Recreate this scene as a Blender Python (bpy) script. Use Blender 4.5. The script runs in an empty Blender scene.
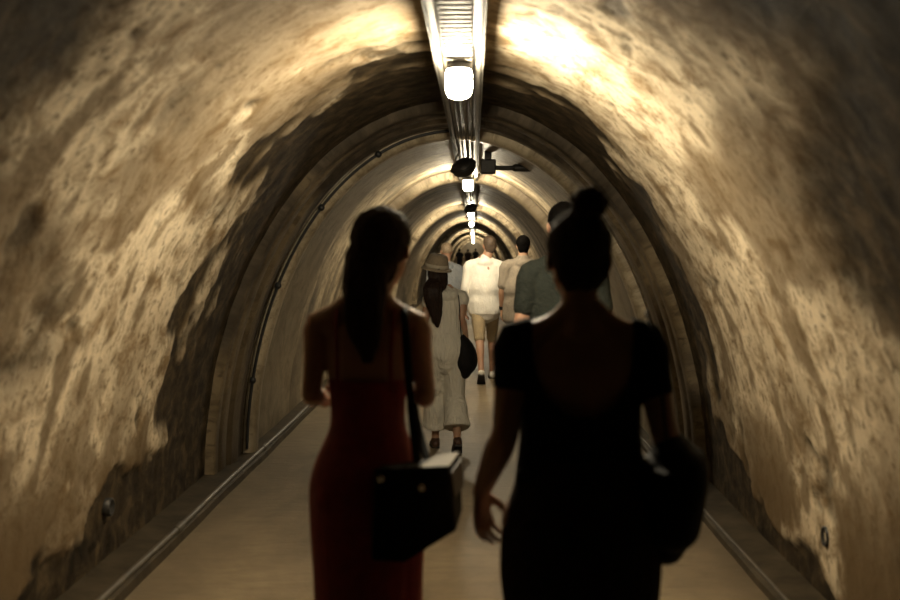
import bpy, bmesh, math, random
import numpy as np
from mathutils import Vector, Matrix, Euler
random.seed(7); np.random.seed(7)
PI = math.pi
scn = bpy.context.scene
C = scn.collection
V = Vector

# ------------------------------------------------------------------ camera
F_PX = 1100.0                       # focal length in pixels of a 900 px wide frame
CAM_H = 1.6
cam = bpy.data.cameras.new('camera'); camo = bpy.data.objects.new('camera', cam); C.objects.link(camo)
cam.sensor_width = 36.0; cam.lens = 36.0 * F_PX / 900.0
camo.location = (0, 0, CAM_H)
camo.rotation_euler = (math.radians(90) - math.atan(50 / F_PX), 0, math.atan(24 / F_PX))
cam.dof.use_dof = True; cam.dof.focus_distance = 10.5; cam.dof.aperture_fstop = 2.2
cam.clip_end = 300
scn.camera = camo

# ------------------------------------------------------------------ world, exposure
w = bpy.data.worlds.new('world'); scn.world = w; w.use_nodes = True
w.node_tree.nodes['Background'].inputs[0].default_value = (0.010, 0.008, 0.006, 1)
w.node_tree.nodes['Background'].inputs[1].default_value = 0.25
scn.view_settings.view_transform = 'Standard'; scn.view_settings.look = 'None'
scn.view_settings.gamma = 1; scn.view_settings.use_curve_mapping = False
scn.view_settings.exposure = 2.36
LAMP_L = 150.0                      # radiance of the glass jars
LAMP_COL = (1.0, 0.86, 0.61)
scn.cycles.use_denoising = True
scn.cycles.max_bounces = 8; scn.cycles.diffuse_bounces = 3

# ------------------------------------------------------------------ numpy noise
def _h(i, j, k, s):
    n = (i * 374761393 + j * 668265263 + k * 2147483647 + s * 1274126177) & 0xFFFFFFFF
    n = ((n ^ (n >> 13)) * 1274126177) & 0xFFFFFFFF
    n = n ^ (n >> 16)
    return (n & 0xFFFF) / 65535.0
def vnoise(p, s=0):
    p = np.asarray(p, float); f = np.floor(p); i = f.astype(np.int64); t = p - f; t = t * t * (3 - 2 * t)
    r = 0
    for a in (0, 1):
        for b in (0, 1):
            for c in (0, 1):
                wgt = (t[..., 0] if a else 1 - t[..., 0]) * (t[..., 1] if b else 1 - t[..., 1]) * (t[..., 2] if c else 1 - t[..., 2])
                r = r + wgt * _h(i[..., 0] + a, i[..., 1] + b, i[..., 2] + c, s)
    return r
def fbm(x, y, z, o=4, s=0):
    x, y, z = np.broadcast_arrays(np.asarray(x, float), np.asarray(y, float), np.asarray(z, float))
    p = np.stack([x, y, z], -1); a = 0.5; r = 0; tot = 0
    for k in range(o):
        r = r + a * vnoise(p, s + k); tot += a; a *= 0.5; p = p * 2.03 + 17.1
    return r / tot
def sstep(a, b, x):
    t = np.clip((x - a) / (b - a), 0, 1); return t * t * (3 - 2 * t)

# ------------------------------------------------------------------ materials
def nodes(name):
    m = bpy.data.materials.new(name); m.use_nodes = True
    nt = m.node_tree; return m, nt, nt.nodes['Principled BSDF']
def ramp(nt, src, stops):
    r = nt.nodes.new('ShaderNodeValToRGB'); e = r.color_ramp.elements
    while len(e) < len(stops): e.new(0.5)
    for k, (p, c) in enumerate(stops):
        e[k].position = p; e[k].color = (*c, 1) if len(c) == 3 else c
    nt.links.new(src, r.inputs[0]); return r
def noise(nt, vec, scale, detail=4, rough=0.55, dist=0.0):
    n = nt.nodes.new('ShaderNodeTexNoise'); n.inputs['Scale'].default_value = scale
    n.inputs['Detail'].default_value = detail; n.inputs['Roughness'].default_value = rough
    n.inputs['Distortion'].default_value = dist
    if vec is not None: nt.links.new(vec, n.inputs['Vector'])
    return n
def mapping(nt, vec, scale, loc=(0, 0, 0)):
    m = nt.nodes.new('ShaderNodeMapping'); m.inputs['Scale'].default_value = scale; m.inputs['Location'].default_value = loc
    nt.links.new(vec, m.inputs['Vector']); return m.outputs[0]
def mixc(nt, fac, a, b, mode='MIX'):
    m = nt.nodes.new('ShaderNodeMix'); m.data_type = 'RGBA'; m.blend_type = mode
    for sock, v in ((m.inputs[0], fac), (m.inputs[6], a), (m.inputs[7], b)):
        if isinstance(v, (int, float)): sock.default_value = v
        elif isinstance(v, tuple): sock.default_value = (*v, 1)
        else: nt.links.new(v, sock)
    return m.outputs[2]
def math_n(nt, op, a, b=None):
    m = nt.nodes.new('ShaderNodeMath'); m.operation = op
    for s, v in ((m.inputs[0], a), (m.inputs[1], b)):
        if v is None: continue
        if isinstance(v, (int, float)): s.default_value = v
        else: nt.links.new(v, s)
    return m.outputs[0]
def bump(nt, bs, h, strength, dist=0.01):
    b = nt.nodes.new('ShaderNodeBump'); b.inputs['Strength'].default_value = strength; b.inputs['Distance'].default_value = dist
    nt.links.new(h, b.inputs['Height']); nt.links.new(b.outputs[0], bs.inputs['Normal'])
MATS = {}
def simple(name, col, rough=0.7, metal=0.0, var=0.25, scale=12.0, bmp=0.2, stretch=(1, 1, 1), sss=0.0, spec=0.5, bdist=0.004):
    if name in MATS: return MATS[name]
    m, nt, bs = nodes(name)
    tc = nt.nodes.new('ShaderNodeTexCoord')
    v = mapping(nt, tc.outputs['Object'], stretch)
    n = noise(nt, v, scale)
    d = tuple(c * (1 - var) for c in col); l = tuple(min(1, c * (1 + var)) for c in col)
    r = ramp(nt, n.outputs[0], [(0.3, d), (0.7, l)])
    nt.links.new(r.outputs[0], bs.inputs['Base Color'])
    bs.inputs['Roughness'].default_value = rough; bs.inputs['Metallic'].default_value = metal
    bs.inputs['Specular IOR Level'].default_value = spec
    if sss:
        bs.inputs['Subsurface Weight'].default_value = sss; bs.inputs['Subsurface Radius'].default_value = (1, .3, .15)
        bs.inputs['Subsurface Scale'].default_value = 0.012
    if bmp: bump(nt, bs, noise(nt, v, scale * 4).outputs[0], bmp, bdist)
    MATS[name] = m; return m

def wall_material(name, plaster, stained, bare, rough, uvs=True, streak=1.0, gloss_bare=0.75, spec=0.3, grime=(0.39, 0.47)):
    """plaster over a darker lining: attributes 'bare' and 'stain' carry the shape of the lost plaster, painted corner shade and the stains"""
    m, nt, bs = nodes(name)
    uv = nt.nodes.new('ShaderNodeUVMap').outputs[0]
    ab = nt.nodes.new('ShaderNodeAttribute'); ab.attribute_name = 'bare'
    st = nt.nodes.new('ShaderNodeAttribute'); st.attribute_name = 'stain'
    n1 = noise(nt, mapping(nt, uv, (2.2, 1.7, 1)), 2.3, 10, 0.70, 0.5)          # trowel streaks round the arch
    n2 = noise(nt, mapping(nt, uv, (3.8, 5.2, 1), (3, 7, 0)), 4.5, 8, 0.68, 0.7)
    n3 = noise(nt, mapping(nt, uv, (1.8, 0.9, 1), (9, 1, 0)), 1.3, 6, 0.6, 0.3)
    mid = tuple(0.55 * a + 0.45 * b for a, b in zip(plaster, stained))
    base = ramp(nt, n1.outputs[0], [(0.36, stained), (0.46, mid), (0.53, plaster), (0.68, tuple(min(1, c * 1.12) for c in plaster))])
    col = mixc(nt, math_n(nt, 'MULTIPLY', ramp(nt, n2.outputs[0], [(grime[0], (1, 1, 1)), (grime[1], (0, 0, 0))]).outputs[0], 0.75 * streak), base.outputs[0], tuple(c * 0.55 for c in stained))
    col = mixc(nt, math_n(nt, 'MULTIPLY', ramp(nt, n3.outputs[0], [(0.45, (0, 0, 0)), (0.72, (1, 1, 1))]).outputs[0], 0.30), col, stained)
    col = mixc(nt, st.outputs['Fac'], col, tuple(c * 0.6 for c in stained))
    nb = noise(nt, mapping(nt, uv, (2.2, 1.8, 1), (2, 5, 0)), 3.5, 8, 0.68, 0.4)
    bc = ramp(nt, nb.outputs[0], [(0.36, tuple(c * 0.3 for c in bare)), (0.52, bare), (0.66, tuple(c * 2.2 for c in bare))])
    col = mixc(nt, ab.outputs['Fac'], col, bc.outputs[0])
    nt.links.new(col, bs.inputs['Base Color'])
    rr = nt.nodes.new('ShaderNodeMapRange'); nt.links.new(ab.outputs['Fac'], rr.inputs[0])
    rr.inputs[3].default_value = rough; rr.inputs[4].default_value = gloss_bare
    nt.links.new(rr.outputs[0], bs.inputs['Roughness'])
    bs.inputs['Specular IOR Level'].default_value = spec
    hb = math_n(nt, 'ADD', n1.outputs[0], math_n(nt, 'MULTIPLY', n2.outputs[0], 0.7))
    bump(nt, bs, hb, 0.5, 0.022)
    MATS[name] = m; return m

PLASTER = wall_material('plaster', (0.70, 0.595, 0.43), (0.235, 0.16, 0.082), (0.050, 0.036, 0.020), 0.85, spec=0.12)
RINGMAT = wall_material('ring_concrete', (0.20, 0.155, 0.095), (0.085, 0.062, 0.036), (0.05, 0.04, 0.03), 0.34, streak=0.8)
SMOOTH = wall_material('smooth_concrete', (0.25, 0.205, 0.135), (0.13, 0.10, 0.06), (0.06, 0.05, 0.035), 0.45, streak=0.5)
BEAD = wall_material('bead_concrete', (0.52, 0.44, 0.31), (0.26, 0.205, 0.13), (0.06, 0.05, 0.035), 0.28, streak=0.6)
LINING = wall_material('streaked_lining', (0.43, 0.355, 0.24), (0.14, 0.105, 0.064), (0.06, 0.05, 0.035), 0.5, streak=1.0)

def floor_material():
    m, nt, bs = nodes('floor_concrete')
    tc = nt.nodes.new('ShaderNodeTexCoord')
    n1 = noise(nt, mapping(nt, tc.outputs['Object'], (1, 0.45, 1)), 1.5, 8, 0.6, 0.4)
    n2 = noise(nt, mapping(nt, tc.outputs['Object'], (1, 3.0, 1)), 4.0, 6, 0.65, 0.3)
    n3 = noise(nt, tc.outputs['Object'], 60, 3)
    c1 = ramp(nt, n1.outputs[0], [(0.3, (0.11, 0.083, 0.05)), (0.5, (0.20, 0.155, 0.098)), (0.7, (0.29, 0.23, 0.145))])
    c2 = mixc(nt, math_n(nt, 'MULTIPLY', ramp(nt, n2.outputs[0], [(0.35, (1, 1, 1)), (0.55, (0, 0, 0))]).outputs[0], 0.5), c1.outputs[0], (0.15, 0.115, 0.07))
    nt.links.new(c2, bs.inputs['Base Color'])
    bs.inputs['Roughness'].default_value = 0.62; bs.inputs['Specular IOR Level'].default_value = 0.35
    bump(nt, bs, math_n(nt, 'ADD', n2.outputs[0], math_n(nt, 'MULTIPLY', n3.outputs[0], 0.3)), 0.5, 0.015)
    return m
FLOOR = floor_material()
def emis(name, col, strength):
    m, nt, bs = nodes(name)
    bs.inputs['Base Color'].default_value = (0.9, 0.88, 0.82, 1); bs.inputs['Roughness'].default_value = 0.15
    tc = nt.nodes.new('ShaderNodeTexCoord')
    r = ramp(nt, noise(nt, tc.outputs['Object'], 9).outputs[0], [(0.2, tuple(c * 0.95 for c in col)), (0.8, col)])
    nt.links.new(r.outputs[0], bs.inputs['Emission Color']); bs.inputs['Emission Strength'].default_value = strength
    return m
LAMPGLASS = emis('lamp_glass', LAMP_COL, LAMP_L)
GALV = simple('galvanised_steel', (0.15, 0.138, 0.115), 0.6, 0.25, 0.15, 8, 0.05)
DARKMETAL = simple('dark_painted_metal', (0.035, 0.033, 0.03), 0.5, 0.2, 0.3, 14, 0.1)
BLACKPLASTIC = simple('black_plastic', (0.015, 0.015, 0.015), 0.5, 0, 0.3, 20, 0.05)
GREYPIPE = simple('grey_pipe', (0.085, 0.072, 0.052), 0.55, 0.0, 0.35, 6, 0.1)
CURB = simple('curb_concrete', (0.06, 0.047, 0.03), 0.7, 0, 0.4, 5, 0.5, spec=0.1)
SKIN = simple('skin', (0.42, 0.24, 0.155), 0.5, 0, 0.08, 10, 0.05, sss=0.25)
SKIN2 = simple('skin_tanned', (0.40, 0.23, 0.145), 0.5, 0, 0.08, 10, 0.05, sss=0.2)
HAIRD = simple('dark_brown_hair', (0.022, 0.013, 0.009), 0.42, 0, 0.5, 40, 0.6, (3, 3, 0.35), spec=0.12)
HAIRB = simple('brown_hair', (0.035, 0.021, 0.013), 0.75, 0, 0.5, 40, 0.6, (3, 3, 0.35), spec=0.12)
HAIRK = simple('black_hair', (0.003, 0.0026, 0.0023), 0.75, 0, 0.4, 60, 0.6, spec=0.03)
HAIRM = simple('mid_brown_hair', (0.075, 0.05, 0.032), 0.6, 0, 0.4, 60, 0.6)
HAIRL = simple('light_brown_hair', (0.36, 0.27, 0.18), 0.5, 0, 0.4, 60, 0.6)
EYEW = simple('eye_white', (0.75, 0.73, 0.70), 0.2, 0, 0.03, 30, 0)
REDDRESS = simple('red_dress_fabric', (0.23, 0.014, 0.010), 0.75, 0, 0.15, 30, 0.3)
BLACKTOP = simple('black_top_fabric', (0.010, 0.009, 0.009), 0.85, 0, 0.3, 60, 0.4, spec=0.12)
DARKSKIRT = simple('dark_brown_skirt_fabric', (0.030, 0.020, 0.014), 0.85, 0, 0.3, 40, 0.4, spec=0.12)
BLACKLEATHER = simple('black_leather', (0.010, 0.009, 0.008), 0.65, 0, 0.3, 70, 0.3, spec=0.1)
GREYLINING = simple('grey_bag_lining', (0.30, 0.27, 0.22), 0.7, 0, 0.1, 40, 0.2)
DARKLINING = simple('dark_grey_leather', (0.09, 0.08, 0.065), 0.6, 0, 0.1, 40, 0.2)
CHROME = simple('chrome', (0.75, 0.73, 0.68), 0.2, 1.0, 0.05, 10, 0)
WHITESHIRT = simple('white_shirt_cotton', (0.78, 0.75, 0.68), 0.85, 0, 0.06, 14, 0.4, (1, 1, 0.5), bdist=0.02)
BEIGESHIRT = simple('beige_shirt_linen', (0.23, 0.195, 0.15), 0.9, 0, 0.1, 14, 0.7, (1, 1, 0.5), bdist=0.02)
GREYTEE = simple('grey_tee_cotton', (0.25, 0.265, 0.28), 0.9, 0, 0.1, 12, 0.6, bdist=0.02)
TEALTEE = simple('dark_teal_tee_cotton', (0.024, 0.028, 0.024), 0.9, 0, 0.15, 12, 0.6, bdist=0.02, spec=0.12)
KHAKI = simple('khaki_cotton', (0.36, 0.28, 0.17), 0.9, 0, 0.1, 14, 0.6, bdist=0.015)
DARKCLOTH = simple('dark_trouser_cloth', (0.03, 0.028, 0.028), 0.9, 0, 0.2, 14, 0.5, spec=0.12)
PALEGREY = simple('pale_grey_linen', (0.72, 0.68, 0.58), 0.9, 0, 0.08, 10, 0.9, (1.6, 1.6, 0.25), bdist=0.03)
STRAW = simple('woven_straw', (0.30, 0.24, 0.165), 0.8, 0, 0.2, 90, 0.8)
HATBAND = simple('pale_hat_band', (0.50, 0.44, 0.34), 0.8, 0, 0.1, 40, 0.2)
BROWNLEATHER = simple('brown_leather', (0.06, 0.03, 0.018), 0.5, 0, 0.3, 50, 0.3)
WHITESHOE = simple('white_shoe_canvas', (0.6, 0.57, 0.5), 0.8, 0, 0.1, 40, 0.3)
DARKRUBBER = simple('dark_rubber', (0.02, 0.018, 0.016), 0.7, 0, 0.2, 50, 0.2)

# ------------------------------------------------------------------ object helpers
def link(name, me, mat=None, parent=None, smooth=True):
    o = bpy.data.objects.new(name, me); C.objects.link(o)
    if mat: me.materials.append(mat)
    if smooth: me.polygons.foreach_set('use_smooth', [True] * len(me.polygons))
    if parent is not None: o.parent = parent
    return o
def tag(o, label=None, cat=None, group=None, kind=None):
    if label: o['label'] = label
    if cat: o['category'] = cat
    if group: o['group'] = group
    if kind: o['kind'] = kind
    return o
def empty(name, loc=(0, 0, 0), rz=0.0):
    o = bpy.data.objects.new(name, None); C.objects.link(o); o.location = loc; o.rotation_euler = (0, 0, rz)
    o.empty_display_size = 0.1; return o
def copy_tree(o, parent=None):
    c = o.copy(); C.objects.link(c); c.parent = parent
    for ch in list(o.children): copy_tree(ch, c)
    return c

class Solid:
    def __init__(s): s.v = []; s.f = []
    def grid(s, rings, close=True, caps=True):
        b = len(s.v); n = len(rings[0])
        for r in rings: s.v.extend([tuple(p) for p in r])
        for i in range(len(rings) - 1):
            for j in range(n if close else n - 1):
                k = (j + 1) % n
                s.f.append((b + i * n + j, b + i * n + k, b + (i + 1) * n + k, b + (i + 1) * n + j))
        if caps:
            s.f.append(tuple(b + j for j in reversed(range(n))))
            e = b + (len(rings) - 1) * n
            s.f.append(tuple(e + j for j in range(n)))
    def tube(s, pts, rad, side=(1, 0, 0), n=16, sub=4, cap=True):
        pts = [V(p) for p in pts]; rad = [(r, r) if isinstance(r, (int, float)) else tuple(r) for r in rad]
        P, R = [], []
        m = len(pts)
        for i in range(m - 1):
            p0, p1, p2, p3 = pts[max(i - 1, 0)], pts[i], pts[i + 1], pts[min(i + 2, m - 1)]
            r0, r1, r2, r3 = rad[max(i - 1, 0)], rad[i], rad[i + 1], rad[min(i + 2, m - 1)]
            for q in range(sub):
                t = q / sub
                cr = lambda a, b, c, d: 0.5 * ((2 * b) + (c - a) * t + (2 * a - 5 * b + 4 * c - d) * t * t + (3 * b - a - 3 * c + d) * t ** 3)
                P.append(cr(p0, p1, p2, p3)); R.append((max(1e-4, cr(r0[0], r1[0], r2[0], r3[0])), max(1e-4, cr(r0[1], r1[1], r2[1], r3[1]))))
        P.append(pts[-1]); R.append(rad[-1])
        side = V(side); rings = []
        T = []
        for i in range(len(P)):
            t = (P[min(i + 1, len(P) - 1)] - P[max(i - 1, 0)]); T.append(t.normalized() if t.length > 1e-9 else V((0, 0, 1)))
        prev = None
        def ring(c, t, ra, rb):
            nonlocal prev
            sd = side if prev is None else prev
            a = sd - t * sd.dot(t)
            if a.length < 0.15 and prev is None:
                a = V((0, 1, 0)) - t * t.y
            a.normalize(); prev = a
            b = t.cross(a)
            return [c + a * (ra * math.cos(2 * PI * j / n)) + b * (rb * math.sin(2 * PI * j / n)) for j in range(n)]
        if cap:
            ra, rb = R[0]; rm = min(ra, rb)
            for q in (0.12, 0.5, 0.85):
                c = math.sin(q * PI / 2); rings.append(ring(P[0] - T[0] * rm * math.cos(q * PI / 2), T[0], ra * c, rb * c))
        for i in range(len(P)): rings.append(ring(P[i], T[i], *R[i]))
        if cap:
            ra, rb = R[-1]; rm = min(ra, rb)
            for q in (0.85, 0.5, 0.12):
                c = math.sin(q * PI / 2); rings.append(ring(P[-1] + T[-1] * rm * math.cos(q * PI / 2), T[-1], ra * c, rb * c))
        s.grid(rings); return s
    def ell(s, c, r, rot=None, n=16, m=10):
        rings = []
        R = rot or Matrix.Identity(3)
        for i in range(m + 1):
            a = -PI / 2 + PI * (0.02 + 0.96 * i / m)
            rings.append([V(c) + R @ V((r[0] * math.cos(a) * math.cos(2 * PI * j / n), r[1] * math.cos(a) * math.sin(2 * PI * j / n), r[2] * math.sin(a))) for j in range(n)])
        s.grid(rings); return s
    def lathe(s, prof, c=(0, 0, 0), n=24, rot=None):
        R = rot or Matrix.Identity(3)
        s.grid([[V(c) + R @ V((r * math.cos(2 * PI * j / n), r * math.sin(2 * PI * j / n), z)) for j in range(n)] for r, z in prof]); return s
    def box(s, lo, hi, bev=0.0):
        (x0, y0, z0), (x1, y1, z1) = lo, hi
        if bev <= 0:
            b = len(s.v); s.v += [(x0, y0, z0), (x1, y0, z0), (x1, y1, z0), (x0, y1, z0), (x0, y0, z1), (x1, y0, z1), (x1, y1, z1), (x0, y1, z1)]
            s.f += [tuple(b + i for i in f) for f in ((0, 3, 2, 1), (4, 5, 6, 7), (0, 1, 5, 4), (1, 2, 6, 5), (2, 3, 7, 6), (3, 0, 4, 7))]
        else:
            e = bev
            def rect(i, z): return [V(p) for p in ((x0 + i + e, y0 + i, z), (x1 - i - e, y0 + i, z), (x1 - i, y0 + i + e, z), (x1 - i, y1 - i - e, z), (x1 - i - e, y1 - i, z), (x0 + i + e, y1 - i, z), (x0 + i, y1 - i - e, z), (x0 + i, y0 + i + e, z))]
            s.grid([rect(e, z0), rect(0, z0 + e), rect(0, z1 - e), rect(e, z1)])
        return s
    def mesh(s, name):
        me = bpy.data.meshes.new(name); me.from_pydata([tuple(p) for p in s.v], [], s.f); me.update()
        bm = bmesh.new(); bm.from_mesh(me); bmesh.ops.recalc_face_normals(bm, faces=bm.faces[:]); bm.to_mesh(me); bm.free()
        return me
    def build(s, name, mat, parent=None, smooth=False): return link(name, s.mesh(name), mat, parent, smooth)
    def fused(s, name, mat, parent=None, voxel=0.006, smooth=4, cut=None, disp=None):
        """union of all pieces as one continuous skin"""
        me = s.mesh(name + '_raw'); o = bpy.data.objects.new('tmp', me); C.objects.link(o)
        r = o.modifiers.new('r', 'REMESH'); r.mode = 'VOXEL'; r.voxel_size = voxel; r.adaptivity = 0
        if smooth:
            q = o.modifiers.new('s', 'SMOOTH'); q.factor = 0.5; q.iterations = smooth
        dg = bpy.context.evaluated_depsgraph_get(); dg.update()
        out = bpy.data.meshes.new_from_object(o.evaluated_get(dg)); out.name = name
        bpy.data.objects.remove(o); bpy.data.meshes.remove(me)
        n = len(out.vertices)
        if disp is not None:
            co = np.empty(n * 3); out.vertices.foreach_get('co', co); co = co.reshape(-1, 3)
            nr = np.empty(n * 3); out.vertex_normals.foreach_get('vector', nr); nr = nr.reshape(-1, 3)
            out.vertices.foreach_set('co', (co + disp(co, nr)).ravel()); out.update()
        if cut is not None:
            bm = bmesh.new(); bm.from_mesh(out)
            bmesh.ops.delete(bm, geom=[f for f in bm.faces if cut(f.calc_center_median())], context='FACES')
            bm.to_mesh(out); bm.free()
        out.materials.clear()
        return link(name, out, mat, parent, True)

# ------------------------------------------------------------------ tunnel shell
X0 = -0.135
A_NEAR, B_NEAR = 1.68, 2.57
A_MID, B_MID = 1.61, 2.51
def arch(a, b, n):
    """points of the arch at even arc length, from the right foot over the crown to the left foot; also arc length and inward normals"""
    th = np.linspace(0, PI, 2001); x = a * np.cos(th); z = b * np.sin(th)
    L = np.concatenate([[0], np.cumsum(np.hypot(np.diff(x), np.diff(z)))])
    u = np.linspace(0, L[-1], n); t = np.interp(u, L, th)
    nx = -np.cos(t) / a; nz = -np.sin(t) / b; q = np.hypot(nx, nz)
    return np.stack([a * np.cos(t) + X0, b * np.sin(t)], 1), u, np.stack([nx / q, nz / q], 1)
def shell(name, ys, a, b, n, mat, inset=None, bare=None, stain=None, kind='structure'):
    """lining swept along the tunnel; inset(U,Y) moves it inward along its normal"""
    p, u, nr = arch(a, b, n); ys = np.asarray(ys, float); m = len(ys)
    U, Y = np.meshgrid(u, ys); X = np.tile(p[:, 0], (m, 1)); Z = np.tile(p[:, 1], (m, 1))
    d = inset(U, Y, X, Z) if inset is not None else np.zeros_like(U)
    co = np.stack([X + d * nr[:, 0], Y, np.maximum(Z + d * nr[:, 1], -0.02)], -1).reshape(-1, 3)
    i = np.arange(m - 1)[:, None] * n + np.arange(n - 1)[None, :]
    f = np.stack([i, i + n, i + n + 1, i + 1], -1).reshape(-1, 4)
    me = bpy.data.meshes.new(name); me.from_pydata(co.tolist(), [], f.tolist()); me.update()
    uvl = me.uv_layers.new(name='UVMap'); li = np.empty(len(me.loops), int); me.loops.foreach_get('vertex_index', li)
    uvl.data.foreach_set('uv', np.stack([U.ravel()[li], Y.ravel()[li]], 1).ravel())
    for nm, fn in (('bare', bare), ('stain', stain)):
        at = me.attributes.new(nm, 'FLOAT', 'POINT')
        at.data.foreach_set('value', (fn(U, Y, X, Z) if fn is not None else np.zeros_like(U)).ravel().astype(np.float32))
    return tag(link(name, me, mat), kind=kind)

def bare_shade_near(U, Y, X, Z):
    n = fbm(U * 1.9, Y * 1.5, 0, 5, 3) - 0.5
    left = X < X0
    edge = np.where(left, 6.2, 6.65)                                   # the plaster is lost towards the first ring
    edge = edge - 0.35 * sstep(1.5, 2.3, Z)
    b1 = sstep(-0.22, 0.22, (Y - edge) + 1.9 * n + 1.3 * (fbm(U * 4.0, Y * 6.5, 2, 5, 13) - 0.5))
    lowz = np.where(left, 0.20 + 0.36 * sstep(3.9, 6.6, Y), 0.12 + 0.33 * sstep(5.0, 7.0, Y))   # and along the foot of the wall
    n2 = fbm(U * 4.0, Y * 2.2, 5, 5, 11) - 0.5
    b2 = sstep(-0.03, 0.03, lowz - Z + 0.55 * n2)
    n3 = fbm(U * 3.0, Y * 1.7, 9, 5, 21)
    b3 = 0.7 * sstep(0.74, 0.80, n3 + 0.06 * sstep(1.3, 0.5, Z))             # scattered patches
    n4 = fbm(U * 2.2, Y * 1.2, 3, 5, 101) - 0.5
    b4 = 0.97 * sstep(-0.45, 0.45, 3.25 - Y + 3.0 * n4)                     # stains plus painted corner shade; dark lining added behind the camera cuts bounce
    return np.clip(np.maximum(np.maximum(b1, b2), np.maximum(b3, b4)), 0, 1)
def stain_near(U, Y, X, Z):
    s = sstep(0.50, 0.66, fbm(U * 1.7, Y * 0.9, 2, 5, 31))
    s2 = sstep(0.56, 0.70, fbm(U * 4.2, Y * 6.0, 4, 4, 41)) * 0.8
    s3 = sstep(1.5, 0.3, Z) * sstep(0.38, 0.58, fbm(U * 2.2, Y * 3.0, 6, 5, 51)) * 0.98
    return np.clip(np.maximum(np.maximum(s * 0.75, s2), s3), 0, 1)
def inset_near(U, Y, X, Z):
    b = bare_shade_near(U, Y, X, Z)
    d = 0.030 * (fbm(U * 1.0, Y * 1.0, 7, 2, 61) - 0.5) + 0.007 * (fbm(U * 4.0, Y * 6.0, 8, 4, 71) - 0.5) + 0.010 * (fbm(U * 10, Y * 16.0, 8, 3, 81) - 0.5)
    return d - 0.022 * b
ys_near = np.concatenate([np.arange(-10, 2.0, 0.2), np.arange(2.0, 7.53, 0.022)])
shell('wall_near', ys_near, A_NEAR, B_NEAR, 300, PLASTER, inset_near, bare_shade_near, stain_near)

def stain_soft(U, Y, X, Z):
    return 0.8 * sstep(0.5, 0.72, fbm(U * 0.9, Y * 2.5, 3, 4, 91))
# first ring: stepped mouldings and a rounded bead, standing in from the rough vault
prof1 = [(7.40, -0.04), (7.42, 0.03), (7.50, 0.045), (7.53, 0.02), (7.56, 0.05), (7.70, 0.055), (7.73, 0.03), (7.77, 0.035), (7.80, 0.07),
         (7.83, 0.072), (7.88, 0.080), (7.94, 0.082), (8.00, 0.078), (8.04, 0.070), (8.07, 0.062), (8.20, 0.060), (8.23, 0.05), (8.24, 0.03)]
def ring_shell(name, prof, a, b, n, mat, bare=None):
    ins = np.array([q[1] for q in prof])
    return shell(name, [q[0] for q in prof], a, b, n, mat, lambda U, Y, X, Z: np.tile(ins[:, None], (1, n)) + 0.012 * (fbm(U * 2.2, Y * 2, 1, 4, 15) - 0.5), bare, stain_soft)
ring_shell('trim_1', prof1, A_NEAR, B_NEAR, 160, RINGMAT, lambda U, Y, X, Z: 0.8 * sstep(0.45, 0.62, fbm(U * 1.4, Y * 5, 0, 4, 77)))
# smooth cast panel behind the ring, then the long streaked lining
shell('wall_middle', np.arange(8.22, 10.41, 0.1), A_MID, B_MID, 120, SMOOTH, lambda U, Y, X, Z: 0.008 * (fbm(U, Y, 1, 3, 5) - 0.5), None, lambda U, Y, X, Z: 0.35 * stain_soft(U, Y, X, Z))
ys_far = np.concatenate([np.arange(10.38, 24, 0.12), np.arange(24, 106.1, 1.0)])
shell('wall_far', ys_far, A_MID, B_MID, 120, LINING, lambda U, Y, X, Z: -0.012 + 0.016 * (fbm(U * 1.5, Y * 3, 1, 3, 6) - 0.5), lambda U, Y, X, Z: 0.7 * sstep(0.55, 0.72, fbm(U * 1.3, Y * 2.5, 0, 4, 8)), stain_soft)
# far ribs, one by each lamp
RIBS = [13.0 + 9.15 * k for k in range(11)]
for k, y in enumerate(RIBS):
    wd = 0.42
    pr = [(y, -0.03), (y + 0.01, 0.05), (y + 0.05, 0.085), (y + 0.13, 0.10), (y + wd - 0.12, 0.10), (y + wd - 0.04, 0.08), (y + wd, -0.03)]
    ring_shell('trim_%d' % (k + 2), pr, A_MID, B_MID, 100, LINING)
ring_shell('trim_13', [(8.28, -.03), (8.283, .03), (8.30, .056), (8.34, .074), (8.40, .078), (8.46, .062), (8.49, .03), (8.495, -.03)], A_MID, B_MID, 140, BEAD)
# floor, end wall
def flat(name, x0, x1, y0, y1, nx, ny, z, mat):
    xs = np.linspace(x0, x1, nx); ys = np.linspace(y0, y1, ny); Xg, Yg = np.meshgrid(xs, ys)
    Zg = z + 0.010 * (fbm(Xg * 0.9, Yg * 0.9, 0, 3, 4) - 0.5)
    co = np.stack([Xg, Yg, Zg], -1).reshape(-1, 3)
    i = np.arange(ny - 1)[:, None] * nx + np.arange(nx - 1)[None, :]
    f = np.stack([i, i + 1, i + nx + 1, i + nx], -1).reshape(-1, 4)
    me = bpy.data.meshes.new(name); me.from_pydata(co.tolist(), [], f.tolist()); me.update()
    return tag(link(name, me, mat), kind='structure')
flat('floor', X0 - 1.78, X0 + 1.78, -10, 106.2, 24, 500, -0.004, FLOOR)
s = Solid().box((X0 - 1.7, 106, -0.02), (X0 + 1.7, 106.2, 2.7)); tag(s.build('wall_end', SMOOTH), kind='structure')
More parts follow.
